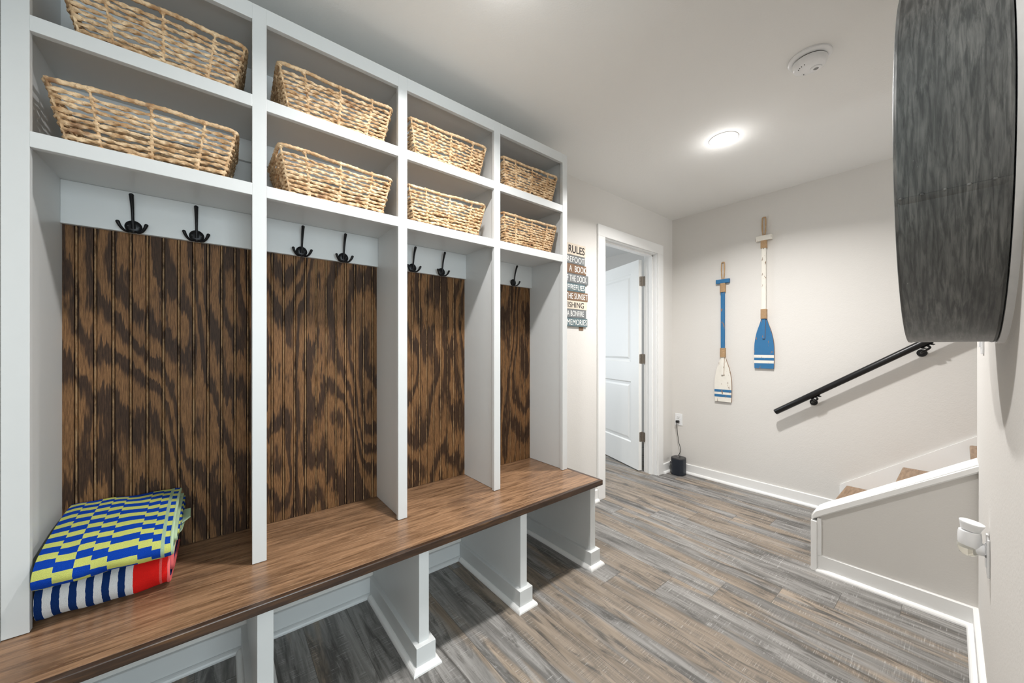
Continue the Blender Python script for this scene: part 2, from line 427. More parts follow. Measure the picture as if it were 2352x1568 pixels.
BH, BT = .088, .015
def base(bm, p0, p1, nrm, h=BH, t=BT, qr=True):
    """baseboard from p0 to p1 along the wall, sticking out along nrm"""
    p0, p1 = Vector((*p0, 0)), Vector((*p1, 0)); d = (p1-p0); L = d.length; d.normalize(); n = Vector((*nrm, 0)).normalized()
    prism(bm, [(0, 0), (t, 0), (t, h-.003), (t-.003, h), (0, h)], p0, n, Zv, d, L)
    if qr: prism(bm, [(a+t, c) for a, c in QR], p0, n, Zv, d, L)
b = B(); base(b, (XF, .555), (XF, YW), (-1, 0)); struct('baseboard_far', b, M['trim'])
b = B(); base(b, (1.614, YW), (2.30, YW), (0, -1)); base(b, (3.283, YW), (XF, YW), (0, -1)); struct('baseboard_left', b, M['trim'])
b = B(); base(b, (2.508, yr(2.508)), (.90, yr(.90)), (-KR, 1)); bmesh.ops.translate(b, verts=b.verts, vec=(0, 0, .0005)); struct('baseboard_right', b, M['trim'])
b = B(); base(b, (PX0, .492), (PX0, yr(PX0)), (-1, 0)); struct('baseboard_stair', b, M['trim'])

# door casing + jamb + stop
CO = 2.302, 3.283; CI = 2.391, 3.194; CT = 2.077
b = B(); Y0 = YW-.017
box(b, CO[0], CI[0], Y0, YW, 0, CT, .002); box(b, CI[1], CO[1], Y0, YW, 0, CT, .002); box(b, CO[0], CO[1], Y0, YW, CT, CT+.089, .002)
box(b, DX0, DX0+.018-.006, YW, YW+.115, 0, DZ-.012); box(b, DX1-.012, DX1, YW, YW+.115, 0, DZ-.012); box(b, DX0, DX1, YW, YW+.115, DZ-.012, DZ)
box(b, DX0+.012, DX0+.024, YW+.04, YW+.075, 0, DZ-.012); box(b, DX1-.024, DX1-.012, YW+.04, YW+.075, 0, DZ-.012); box(b, DX0, DX1, YW+.04, YW+.075, DZ-.024, DZ-.012)
for q in ((CO[0]-.0, CI[0]), (CI[1], CO[1])): box(b, q[0], q[1], YW+.115, YW+.132, 0, CT)
struct('trim_1', b, M['trim'])

# door leaf: local frame, hinge edge at origin, leaf runs along +x local, thickness in +y local (towards hinge edge side)
HX, HY = 3.183, 1.950
DA = math.atan2(.938, .347)
dr = bpy.data.objects.new('door_1', None); COL.objects.link(dr); dr.location = (HX, HY, .012); dr.rotation_euler.z = DA; dr['kind'] = 'structure'
def door_leaf():
    bm = B(); Wd, T, Hd = .80, .036, 2.035
    # T: local y from 0 (side facing +x world) to T (side facing -x world, seen)
    st, tr, br, lr = .118, .112, .245, (.85, 1.045)
    panels = [(br, lr[0]), (lr[1], Hd-tr)]
    box(bm, 0, st, 0, T, 0, Hd); box(bm, Wd-st, Wd, 0, T, 0, Hd)
    box(bm, st, Wd-st, 0, T, 0, br); box(bm, st, Wd-st, 0, T, lr[0], lr[1]); box(bm, st, Wd-st, 0, T, Hd-tr, Hd)
    for z0, z1 in panels:
        for side in (0, 1):
            yf = T if side else 0; s = -1 if side else 1
            # sloped moulding then raised field
            def ring(d, dep): return [(st+d, z0+d), (Wd-st-d, z0+d), (Wd-st-d, z1-d), (st+d, z1-d)], yf+s*dep
            lv = [ring(0, 0), ring(.012, .009), ring(.030, .009), ring(.050, .003)]
            vv = [[bm.verts.new((p[0], y, p[1])) for p in pts] for pts, y in lv]
            for A, C in zip(vv, vv[1:]):
                for i in range(4): bm.faces.new((A[i], A[(i+1) % 4], C[(i+1) % 4], C[i]))
            bm.faces.new(vv[-1])
    bmesh.ops.remove_doubles(bm, verts=bm.verts, dist=1e-5)
    return bm
lf = link('door_leaf', door_leaf(), M['door'], dr, local=True)
for z in (.335, 1.089, 1.84):
    bm = B(); z -= .012
    def leafp(bm, o, a, n):   # plate with rounded corners .033 wide
        w, h, r = .030, .046, .008; pts = [(0, -h), (w-r, -h), (w-.002, -h+.002), (w, -h+r), (w, h-r), (w-.002, h-.002), (w-r, h), (0, h)]
        prism(bm, pts, o, a, Zv, n, .0025)
    leafp(bm, (-.0022, -.002, z), (0, 1, 0), (1, 0, 0))
    R = Matrix.Rotation(-DA, 3, 'Z')
    jl = R @ Vector((3.1865-HX, 1.944-HY, 0)); leafp(bm, (jl.x, jl.y, z), tuple(R @ Vector((0, -1, 0))), tuple(R @ Vector((-1, 0, 0))))
    pn = R @ Vector((3.1855-HX, 1.9475-HY, 0)); lathe(bm, [(.0055, -.049), (.0055, .049)], (pn.x, pn.y, z), seg=14)
    hg = link('hinge', bm, M['hinge'], dr, local=True, smooth=True)
    bm = B()
    for dz in (-.03, 0, .03):
        blob(bm, (-.003, .012+.008*(dz == 0), z+dz), (.0015, .0028, .0028))
    link('screws', bm, M['slot'], hg, local=True)

# stair half wall, cap and end casing
SL = .716
b = B()
yE = .492; zc0 = .283
capz = lambda y: zc0 + (yE - y)*SL          # underside of cap
prism(b, [(yE-.006, 0), (yE-.006, capz(yE-.006)), (-.158, capz(-.158)), (-.158, 0)], (PX0, 0, 0), Yv, Zv, Xv, PX1-PX0)
struct('wall_half', b, M['wall'])
b = B()
cap = [(.512, capz(.512)), (.512, capz(.512)+.024), (.507, capz(.507)+.034), (.49, capz(.49)+.036), (yr(2.5)-.012, capz(yr(2.5)-.012)+.036), (yr(2.5)-.012, capz(yr(2.5)-.012))]
prism(b, cap, (2.482, 0, 0), Yv, Zv, Xv, 2.650-2.482)
bmesh.ops.bevel(b, geom=[e for e in b.edges if abs((e.verts[0].co-e.verts[1].co).x) < 1e-6], offset=.006, segments=3, affect='EDGES')
struct('trim_2', b, M['trim'])
b = B(); box(b, 2.478, 2.648, yE-.004, .513, 0, capz(.513), .002); box(b, 2.490, PX0, yE-.02, yE-.004, BH, capz(yE-.004)-.004)
struct('trim_3', b, M['trim'])
# skirt board on the far wall
b = B(); sk = lambda y: .226 + (.537-y)*.757
prism(b, [(.555, 0), (.555, sk(.555)-.012), (.549, sk(.549)), (-2.35, sk(-2.35)), (-2.35, sk(-2.35)-.35)] if sk(-2.35) < CZ else [(.555, 0), (.555, sk(.555)-.012), (.549, sk(.549)), (-1.9, sk(-1.9)), (-1.9, sk(-1.9)-.35), (.25, 0)], (XF-.014, 0, 0), Yv, Zv, Xv, .014)
struct('trim_4', b, M['trim'])

# ------------------------------------------------------------------ staircase
st = thing('staircase', 'stairs with brown wood treads and white risers rising behind the half wall', 'stairs', (3.05, .5, 0))
for n in range(8):
    y0 = .518 - .272*n; zt = .219 + .199*n
    bm = B(); box(bm, PX1+.002, XF-.014, y0-.272-.02, y0, zt-.030, zt, .008); link('tread', bm, M['stair'], st)
    bm = B(); box(bm, PX1+.002, XF-.014, y0-.045, y0-.028, max(0, zt-.199), zt-.030); link('riser', bm, M['trim'], st)

# ------------------------------------------------------------------ built-in locker
YF = 1.478; ZB = .471
SX = [(-.4193, -.375), (.083, .123), (.5795, .619), (1.0745, 1.1135), (1.5725, 1.612)]
R1 = (1.994, 2.034); R2 = (1.700, 1.740); RT = (2.285, 2.338)
lk = thing('storage_locker', 'white built-in locker with open cubbies above four wood-backed bays on left wall', 'locker', (.6, 1.6, ZB))
bm = B()
for x0, x1 in SX: box(bm, x0, x1, YF, YF+.019, ZB+.0015, RT[1], .0012)
for z0, z1 in (RT, R1, R2):
    for (a0, a1), (c0, c1) in zip(SX, SX[1:]): box(bm, a1-.0005, c0+.0005, YF, YF+.019, z0, z1, .0012)
ff = link('face_frame', bm, M['white'], lk)
DV = []
for i, (x0, x1) in enumerate(SX):
    xm = (x0+x1)/2; d0, d1 = (xm-.0065, xm+.0065) if 0 < i < 4 else ((x0, -.389) if i == 0 else (1.587, 1.609))
    DV.append((d0, d1)); bm = B(); box(bm, d0, d1, YF+.019, YW-.001, ZB+.0015, RT[1]-.002)
    link('divider' if 0 < i < 4 else 'side_panel', bm, M['white'], lk)
for i in range(4):
    a, c = DV[i][1]-.0002, DV[i+1][0]+.0002
    for z0, z1 in ((1.720, 1.7395), (2.014, 2.0335), (2.300, 2.320)):
        bm = B(); box(bm, a, c, YF+.019, YW-.001, z0, z1); link('shelf' if z0 < 2.2 else 'top_panel', bm, M['white'], lk)
    bm = B(); box(bm, a, c, YW-.010, YW-.002, 1.7396, 2.0138); box(bm, a, c, YW-.010, YW-.002, 2.0336, 2.2998)
    box(bm, a, c, YW-.028, YW-.010, 2.20, 2.2998); box(bm, a, c, YW-.028, YW-.010, 1.93, 2.0138)
    link('back_panel', bm, M['white'], lk)
    bm = B(); box(bm, a, c, 1.766, 1.784, 1.583, 1.7198, .0015); link('hook_board', bm, M['white'], lk)
    # beadboard: grooved profile extruded upwards
    bm = B(); P = 0.0405; y0 = 1.784; prof = [(a, 0)]
    k = math.floor((a+2.0)/P)
    while True:
        xc = k*P - 2.0 + P/2; k += 1
        if xc < a+.008: continue
        if xc > c-.008: break
        for dx, dy in ((-.0048, 0), (-.0038, .003), (-.0026, .0006), (-.0014, -.0003), (.0014, -.0003), (.0026, .0006), (.0038, .003), (.0048, 0)): prof.append((xc+dx, dy))
    prof.append((c, 0)); lo = [bm.verts.new((x, y0+dy, ZB+.0015)) for x, dy in prof]; hi = [bm.verts.new((v.co.x, v.co.y, 1.60)) for v in lo]
    for j in range(len(lo)-1): bm.faces.new((lo[j], lo[j+1], hi[j+1], hi[j]))
    e = [bm.verts.new((c, YW-.002, ZB+.0015)), bm.verts.new((a, YW-.002, ZB+.0015)), bm.verts.new((c, YW-.002, 1.6)), bm.verts.new((a, YW-.002, 1.6))]
    bm.faces.new((lo[-1], e[0], e[2], hi[-1])); bm.faces.new((e[1], lo[0], hi[0], e[3])); bm.faces.new((e[0], e[1], e[3], e[2]))
    bm.faces.new(hi + [e[2], e[3]]); bm.faces.new(lo[::-1] + [e[1], e[0]])
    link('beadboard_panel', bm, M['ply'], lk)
    lk_last = 0

# ------------------------------------------------------------------ bench
bn = thing('bench', 'long brown stained wood bench on white panel legs under the locker', 'bench', (.6, 1.5, 0))
BY = 1.235; BX = 1.634; BZ0 = .443
bm = B(); box(bm, XL+.001, BX-.018, BY+.0185, YW-.001, BZ0, ZB, .0008); link('seat', bm, M['bench'], bn)
bm = B(); box(bm, XL+.001, BX, BY, BY+.0185, BZ0, ZB, .003, 0); box(bm, BX-.018, BX, BY+.0185, YW-.001, BZ0, ZB, .002, 0)
bm.normal_update()
for f in bm.faces: f.material_index = 1 if f.normal.z > .6 else 0
link('edge_band', bm, [M['band'], M['bandtop']], bn)
for i, (x0, x1) in enumerate([(-.412, -.372), (.083, .123), (.579, .619), (1.0745, 1.1135), (1.5735, 1.6145)]):
    bm = B(); box(bm, x0, x1, 1.273, YW-.002, 0, BZ0-.001, .0012)
    sp = link('support_panel', bm, M['white'], bn)
    if i == 0: x0 += .02
    bm = B(); o = .0185; h = .088
    
    box(bm, x0-o, x1+o, 1.254, YW-.0005, 0, h, .0012)
    link('base_moulding', bm, M['white'], sp)
    bm = B(); t = .0175
    if i > 0:
        rows = []
        for (a, c) in QR[1:]:
            ox = x0-o-a; rx = x1+o+a
            rows.append([bm.verts.new(p) for p in ((ox, YW-.034, c), (ox, 1.254-a, c), (rx, 1.254-a, c), (rx, YW-.034, c))])
        for A, C in zip(rows, rows[1:]):
            for j in range(3): bm.faces.new((A[j], A[j+1], C[j+1], C[j]))
        base_ = [bm.verts.new((v.co.x, v.co.y, 0)) for v in rows[0]]
        bm.faces.new(base_[::-1])
        for j in (0, 3): bm.faces.new([base_[j]] + [r[j] for r in rows])
        link('shoe_moulding', bm, M['trim'], sp)
    else: bm.free()
b = B(); xs = [(-.35, .0645), (.1415, .5605), (.6375, 1.056), (1.132, 1.555)]
for a, c in xs: base(b, (a, YW), (c, YW), (0, -1))
for a, c in xs: box(b, a, c, YW-.019, YW, .375, .4425)
struct('baseboard_bench', b, M['white'])

# ------------------------------------------------------------------ hooks
def make_hook():
    t = thing('coat_hook', '', 'hook', (0, 0, 0))
    bm = B(); lathe(bm, [(.0215, 0), (.0215, -.002), (.019, -.0045), (.010, -.0065), (.0, -.0068)], (0, 0, 0), 'Y', 28, False)
    link('mounting_plate', bm, M['black'], t, True)
    for sx in (-.0125, .0125):
        bm = B(); blob(bm, (sx, -.0052, .001), (.003, .0015, .003)); link('screw', bm, M['slot'], t, True)
    up = smooth_path([(0, -.004, -.006), (0, -.010, .010), (0, -.015, .026), (0, -.020, .050), (0, -.029, .075), (0, -.040, .096)], 5)
    n = len(up); bm = B(); sweep(bm, up, [.0068 - .0030*min(1, i/(n*.35)) if i < n*.35 else .0038+.0028*((i/n-.35)/.65)**1.5 for i in range(n)], 10); blob(bm, up[-1], (.0066, .0066, .0055), 2)
    link('upper_prong', bm, M['black'], t, True)
    for s in (-1, 1):
        lp = smooth_path([(s*.004, -.005, -.016), (s*.013, -.009, -.0195), (s*.022, -.016, -.0155), (s*.029, -.022, -.006), (s*.0335, -.025, .006)], 5)
        n = len(lp); bm = B(); sweep(bm, lp, [.0034+.0022*(i/n)**2 for i in range(n)], 10); blob(bm, lp[-1], (.0056, .0056, .005), 2)
        link('lower_prong', bm, M['black'], t, True)
    return t
def copy_tree(o, parent=None):
    c = o.copy(); COL.objects.link(c); c.parent = parent
    for ch in list(o.children): copy_tree(ch, c)
    return c
HK = [(-.229, 'first bay from the left, its left hook'), (-.067, 'first bay from the left, its right hook'), (.270, 'second bay from the left, its left hook'), (.436, 'second bay from the left, its right hook'),
      (.766, 'third bay from the left, its left hook'), (.931, 'third bay from the left, its right hook'), (1.430, 'rightmost bay, the only hook seen in it')]
h0 = make_hook()
for i, (x, w) in enumerate(HK):
    h = h0 if i == 0 else copy_tree(h0)
    h.location = (x, 1.766, 1.602); h['label'] = 'black three-prong coat hook in the ' + w; h['group'] = 'coat hooks along the locker'

# ------------------------------------------------------------------ woven baskets
def rrect(w, d, r, n=10):
    """closed rounded rectangle points, about 4 mm apart"""
    pts = []
    cs = [(w/2-r, d/2-r, 0), (-w/2+r, d/2-r, 90), (-w/2+r, -d/2+r, 180), (w/2-r, -d/2+r, 270)]
    for cx, cy, a0 in cs:
        for k in range(n): a = math.radians(a0 + 90*k/(n-1)); pts.append((cx+r*math.cos(a), cy+r*math.sin(a)))
    return pts
def resample(pts, step):
    P = [Vector(p) for p in pts] + [Vector(pts[0])]; out = []; d = 0; tot = sum((b-a).length for a, b in zip(P, P[1:])); n = int(tot/step); s = tot/n; acc = 0; tgt = 0
    for a, b in zip(P, P[1:]):
        L = (b-a).length
        while tgt <= acc+L+1e-9 and len(out) < n:
            out.append(a + (b-a)*((tgt-acc)/L if L else 0)); tgt += s
        acc += L
    return out
def basket_meshes(seed, rows=9, gap=.0):
    rnd = random.Random(seed); W0, W1 = .335, .405; D0, D1 = .215, .255; H = .160
    wv = B(); ph = [rnd.uniform(0, 6) for _ in range(40)]
    def size(z): t = z/H; return W0+(W1-W0)*t, D0+(D1-D0)*t
    def knots(z):
        w, d = size(z); out = []
        for fx in (-.30, .0, .30): out += [(fx*w + .004*math.sin(ph[1]+z*40), -d/2), (fx*w+.004*math.sin(ph[2]+z*37), d/2)]
        for fy in (-.2, .2): out += [(-w/2, fy*d), (w/2, fy*d)]
        for sx in (-1, 1):
            for sy in (-1, 1): out.append((sx*(w/2-.006), sy*(d/2-.006)))
        return out
    zr = [.008 + i*(.128/(rows-1)) for i in range(rows)]
    for r_, z in enumerate(zr):
        w, d = size(z); pts = [(p[0], p[1], z) for p in rrect(w, d, .014)]
        P = resample(pts, .0042); n = len(P); a1, a2, a3 = [rnd.uniform(0, 6.28) for _ in range(3)]
        Q = []; rad = []
        for i, p in enumerate(P):
            a = 2*PI*i/n
            Q.append(p + Vector((.0012*math.sin(5*a+a2), .0012*math.sin(7*a+a1), .0012*math.sin(3*a+a1) + .0012*math.sin(8*a+a2) + .0007*math.sin(19*a+a3))))
            rad.append(.0050 + .0009*math.sin(11*a+a3) + rnd.uniform(-.0004, .0004))
        sweep(wv, Q, rad, 7, True, .30, 105*(1 if r_ % 3 else -1), 2)
        for kx, ky in knots(z):
            blob(wv, (kx+rnd.uniform(-.0015, .0015), ky, z+rnd.uniform(-.001, .001)+.002), (.0072+rnd.uniform(0, .0015), .0072, .0068+rnd.uniform(0, .0015)))
    for fx in (-.30, 0, .30, -.5, .5):
        for s in (-1, 1):
            pts = []
            for k in range(14):
                z = H*k/13; w, d = size(z)
                xx = fx*w if abs(fx) < .5 else math.copysign(w/2-.004, fx); pts.append((xx, s*(d/2 - (.004 if abs(fx) == .5 else 0)), z))
            sweep(wv, pts, .0036, 6, False, .2, 200)
    for fy in (-.2, .2):
        for s in (-1, 1):
            pts = [(s*size(H*k/13)[0]/2, fy*size(H*k/13)[1], H*k/13) for k in range(14)]
            sweep(wv, pts, .0036, 6)
    rim = B(); w, d = size(H); P = resample([(p[0], p[1], H) for p in rrect(w, d, .02)], .0042); n = len(P); a1 = rnd.uniform(0, 6)
    Q = [p + Vector((0, .002*math.sin(3*2*PI*i/n+a1), .0035*math.sin(2*2*PI*i/n+a1)+.0012*math.sin(9*2*PI*i/n))) for i, p in enumerate(P)]
    sweep(rim, Q, [.0066+.0006*math.sin(i*.9) for i in range(n)], 9, True, .10, 260, 2)
    for kx, ky in [k for k in knots(H)]: blob(rim, (kx, ky, H-.002), (.0085, .0085, .0085))
    bs = B()
    for k in range(12):
        y = -D0/2+.008 + k*(D0-.016)/11; n = 60
        sweep(bs, [(-W0/2+.004+(W0-.008)*i/(n-1), y+.001*math.sin(i*.8+k), .006+.001*math.sin(i*.5+k*2)) for i in range(n)], .0052, 6, False, .25, 150)
    for fx in (-.3, 0, .3): sweep(bs, [(fx*W0, -D0/2+.008+(D0-.016)*i/20, .006) for i in range(21)], .004, 6)
    return wv, rim, bs
BK = [  # x, y, z, rot, label
 (-.135, 1.628, 2.034, .015, "leftmost wicker basket on the upper cubby row, cut off by the picture's top"),
 (-.157, 1.630, 1.740, -.01, "leftmost wicker basket on the lower cubby row, with a wide gap under its rim"),
 (.364, 1.632, 2.034, -.02, "second wicker basket from the left on the upper cubby row"),
 (.358, 1.628, 1.740, .035, "second wicker basket from the left on the lower cubby row"),
 (.845, 1.632, 2.034, .01, "third wicker basket from the left on the upper cubby row"),
 (.838, 1.630, 1.740, -.005, "third wicker basket from the left on the lower cubby row"),
 (1.356, 1.632, 2.034, .0, "rightmost wicker basket on the upper cubby row, at the locker's far end"),
 (1.350, 1.630, 1.740, .02, "rightmost wicker basket on the lower cubby row, at the locker's far end")]
protos = []
for v in range(4):
    wv, rim, bs = basket_meshes(11+v, rows=(9, 10, 10, 11)[v])
    t = thing('wicker_basket', '', 'basket')
    link('woven_side', wv, M['wick'], t, True); link('rim', rim, M['wick'], t, True); link('woven_base', bs, M['wick'], t, True)
    protos.append(t)
use = [0, 0, 1, 1, 2, 2, 3, 3]; seen = set()
for i, (x, y, z, rz, lab) in enumerate(BK):
    v = use[i]
    t = protos[v] if v not in seen else copy_tree(protos[v]); seen.add(v)
    t.location = (x, y, z+.0015); t.rotation_euler.z = rz; t['label'] = lab; t['group'] = 'wicker baskets in the cubbies'

# ------------------------------------------------------------------ towels
def folded(name, label, path_outer, x0, x1, zoff, mat, hem, inner, rz=0, seed=1, skew=0.0, taper=None):
    """path_outer: (y,z) polyline of the outermost layer, from back bottom round the front to back top"""
    rnd = random.Random(seed); th = .011
    pts = [(p.x, p.y) for p in smooth_path([(a, c, 0) for a, c in path_outer], 8)]
    t = thing(name, label, 'towel', ((x0+x1)/2, 1.63, zoff))
    def layer(bm, pts, xa, xb, nx, amp):
        n = len(pts); nrm = []
        for i in range(n):
            a, c = pts[max(i-1, 0)], pts[min(i+1, n-1)]; dx, dz = c[0]-a[0], c[1]-a[1]; l = math.hypot(dx, dz) or 1
            nrm.append((dz/l, -dx/l))
        cum = [0]
        for i in range(1, n): cum.append(cum[-1]+math.hypot(pts[i][0]-pts[i-1][0], pts[i][1]-pts[i-1][1]))
        uvl = bm.loops.layers.uv.verify(); grid = {}
        for j in range(nx+1):
            fx = j/nx; x = xa+(xb-xa)*fx
            ef = min(1, min(fx, 1-fx)*14)
            for i in range(n):
                w = amp*(math.sin(x*31+i*.13+seed)+.6*math.sin(x*67+i*.27+seed*2)) if amp else 0
                for s in (0, 1):
                    o = (th/2*(.55+.45*ef))*(1 if s == 0 else -1)
                    yy = pts[i][0]+nrm[i][0]*(o+w); zz = pts[i][1]+nrm[i][1]*(o+w)
                    zz = zoff + (zz-zoff)*(1 + skew*(fx-.5))
                    grid[(j, i, s)] = (bm.verts.new((x, yy, max(zz, zoff+.0008))), x-xa, cum[i])
        def fc(ks):
            f = bm.faces.new([grid[k][0] for k in ks])
            for lp, k in zip(f.loops, ks): lp[uvl].uv = (grid[k][1], grid[k][2])
        for j in range(nx):
            for i in range(n-1):
                fc([(j, i, 0), (j, i+1, 0), (j+1, i+1, 0), (j+1, i, 0)]); fc([(j, i, 1), (j+1, i, 1), (j+1, i+1, 1), (j, i+1, 1)])
            fc([(j, 0, 0), (j+1, 0, 0), (j+1, 0, 1), (j, 0, 1)]); fc([(j, n-1, 0), (j, n-1, 1), (j+1, n-1, 1), (j+1, n-1, 0)])
        for i in range(n-1):
            for j in (0, nx): fc([(j, i, 0), (j, i, 1), (j, i+1, 1), (j, i+1, 0)])
    bm = B(); layer(bm, pts, x0, x1, 46, .0020); link('outer_layer', bm, mat, t, True)
    # nested inner folds
    cy = sum(p[0] for p in pts)/len(pts); zs = [p[1] for p in pts]; zm = (min(zs)+max(zs))/2
    for k, (f, mt, dx) in enumerate(inner):
        ip = [(p[0] + (1-f)*.10*(1 if p[0] < 1.72 else .2), zm + (p[1]-zm)*f) for p in pts]
        bm = B(); layer(bm, ip, x0+.004, x1+dx, 24, .001); link('inner_fold', bm, mt, t, True)
    # hem stitched at the right edge
    for xe in (0.0,):
        bm = B(); ring = [(x1+.001, p[0], p[1]) for p in pts]
        P = []
        for p in ring:
            zz = zoff+(p[2]-zoff)*(1+skew*.5); P.append((p[0], p[1], max(zz, zoff+.0045)))
        sweep(bm, P, .0042, 8, False, 0, 0); link('hem', bm, hem, t, True)
    return t
ZT = ZB+.001
low = [(1.765, ZT+.008), (1.62, ZT+.006), (1.525, ZT+.009), (1.494, ZT+.030), (1.488, ZT+.058), (1.500, ZT+.085), (1.54, ZT+.101), (1.64, ZT+.106), (1.765, ZT+.104)]
folded('beach_towel', 'navy and white striped beach towel with a red end, folded under the checked towel', low, -.372, -.122, ZT, M['tstripe'], M['hemp'],
       [(.80, M['navy'], .004), (.58, M['hemp'], .010), (.34, M['navy'], .006)], seed=3)
Z2 = ZT+.118
top = [(1.765, Z2+.010), (1.62, Z2+.006), (1.52, Z2+.000), (1.470, Z2-.006), (1.450, Z2+.012), (1.462, Z2+.036), (1.50, Z2+.058), (1.58, Z2+.080), (1.68, Z2+.096), (1.765, Z2+.098)]
folded('beach_towel', 'blue and lime checked beach towel folded on top of the striped one', top, -.366, -.112, Z2-.012, M['tcheck'], M['hemg'],
       [(.78, M['tcheck'], .002), (.54, M['hemg'], .010), (.30, M['tcheck'], .014)], seed=5, skew=-.06)

bt = bpy.data.objects['beach_towel.001']
def flap(pts3, wdt, mat):
    bm = B(); rows = []
    for p, q in zip(*pts3): rows.append([Vector(p), Vector(q)])
    top_ = [[bm.verts.new(v) for v in r_] for r_ in rows]; bot = [[bm.verts.new(v - Vector((0, 0, wdt))) for v in r_] for r_ in rows]
    for A, C, D, E_ in zip(top_, top_[1:], bot, bot[1:]):
        bm.faces.new((A[0], A[1], C[1], C[0])); bm.faces.new((D[0], E_[0], E_[1], D[1])); bm.faces.new((A[0], C[0], E_[0], D[0])); bm.faces.new((A[1], D[1], E_[1], C[1]))
    bm.faces.new((top_[0][0], bot[0][0], bot[0][1], top_[0][1])); bm.faces.new((top_[-1][0], top_[-1][1], bot[-1][1], bot[-1][0]))
    return link('folded_corner', bm, mat, bt, True)
zf = Z2+.020
flap(([(-.125, 1.60, zf), (-.105, 1.61, zf+.004), (-.088, 1.625, zf+.012), (-.078, 1.635, zf+.016)], [(-.125, 1.70, zf+.004), (-.108, 1.705, zf+.012), (-.095, 1.70, zf+.020), (-.080, 1.69, zf+.024)]), .005, M['hemg'])
flap(([(-.125, 1.56, zf-.010), (-.106, 1.575, zf-.010), (-.096, 1.59, zf-.004)], [(-.125, 1.68, zf-.006), (-.104, 1.68, zf-.002), (-.090, 1.67, zf+.006)]), .006, M['hemg'])

# ------------------------------------------------------------------ hanging board sign
sg = thing('board_sign', 'narrow wall sign of nine stacked painted boards lettered with lake rules', 'sign', (1.95, YW, 1.34))
rows_ = [('RULES', 's_cream', 't_dark', 2.150, .086), ('BAREFOOT', 's_grey', 't_white', 2.142, .064), ('A  BOOK', 's_brown', 't_white', 2.158, .070), ('OFF THE DOCK', 's_grey', 't_white', 2.183, .070),
         ('FIREFLIES', 's_slate', 't_white', 2.148, .062), ('THE SUNSET', 's_brown', 't_white', 2.176, .066), ('FISHING', 's_cream', 't_dark', 2.168, .063), ('A BONFIRE', 's_grey', 't_white', 2.158, .063), ('MEMORIES', 's_slate', 't_white', 2.172, .064)]
zt = 1.958
def text_mesh(txt, x_right, x_left, z0, z1, y, depth, font_bold=0.0):
    cu = bpy.data.curves.new('t', 'FONT'); cu.body = txt; cu.size = 1; cu.extrude = .0; cu.offset = font_bold; cu.space_character = 1.02
    o = bpy.data.objects.new('t', cu); COL.objects.link(o); bpy.context.view_layer.update()
    me = bpy.data.meshes.new_from_object(o.evaluated_get(bpy.context.evaluated_depsgraph_get()))
    bm = B(); bm.from_mesh(me); bpy.data.objects.remove(o); bpy.data.curves.remove(cu); bpy.data.meshes.remove(me)
    xs = [v.co.x for v in bm.verts]; ys = [v.co.y for v in bm.verts]; a0, a1, b0, b1 = min(xs), max(xs), min(ys), max(ys)
    for v in bm.verts:
        fx = (v.co.x-a0)/(a1-a0); fz = (v.co.y-b0)/(b1-b0)
        v.co = Vector((x_left+(x_right-x_left)*fx, y, z0+(z1-z0)*fz))
    r = bmesh.ops.extrude_face_region(bm, geom=bm.faces[:]); vs = [g for g in r['geom'] if isinstance(g, bmesh.types.BMVert)]
    bmesh.ops.translate(bm, vec=(0, -depth, 0), verts=vs)
    return bm
# measured left edges of the lettering (where the photo shows them) give the letter widths
vis = [(1.962, 2.138, 5, 5), (1.945, 2.135, 6, 8), (1.968, 2.156, 7, 7), (1.940, 2.160, 10, 12), (1.952, 2.138, 9, 9), (1.945, 2.170, 9.5, 10), (1.948, 2.130, 6.3, 7), (1.945, 2.130, 9, 9), (1.945, 2.165, 8, 8)]
for (txt, bc, tc, xr, h), (xl, xrt, nv, nt) in zip(rows_, vis):
    z1 = zt; z0 = zt-h+.0015; zt -= h
    bm = B(); box(bm, 1.70, xr, YW-.014, YW-.003, z0, z1, .0012); pl = link('board', bm, M[bc], sg)
    left = xrt-(xrt-xl)*nt/nv
    bm = text_mesh(txt, xrt, left, z0+h*.17, z1-h*.17, YW-.0142, .0012, .012 if txt in ('RULES', 'FIREFLIES') else 0.0)
    link('lettering', bm, M[tc], pl)
bm = B(); box(bm, 2.09, 2.137, YW-.003, YW, 1.325, 1.94); link('backing_strip', bm, M['s_brown'], sg)
bm = B(); box(bm, 1.75, 1.79, YW-.003, YW, 1.325, 1.94); link('backing_strip', bm, M['s_brown'], sg)

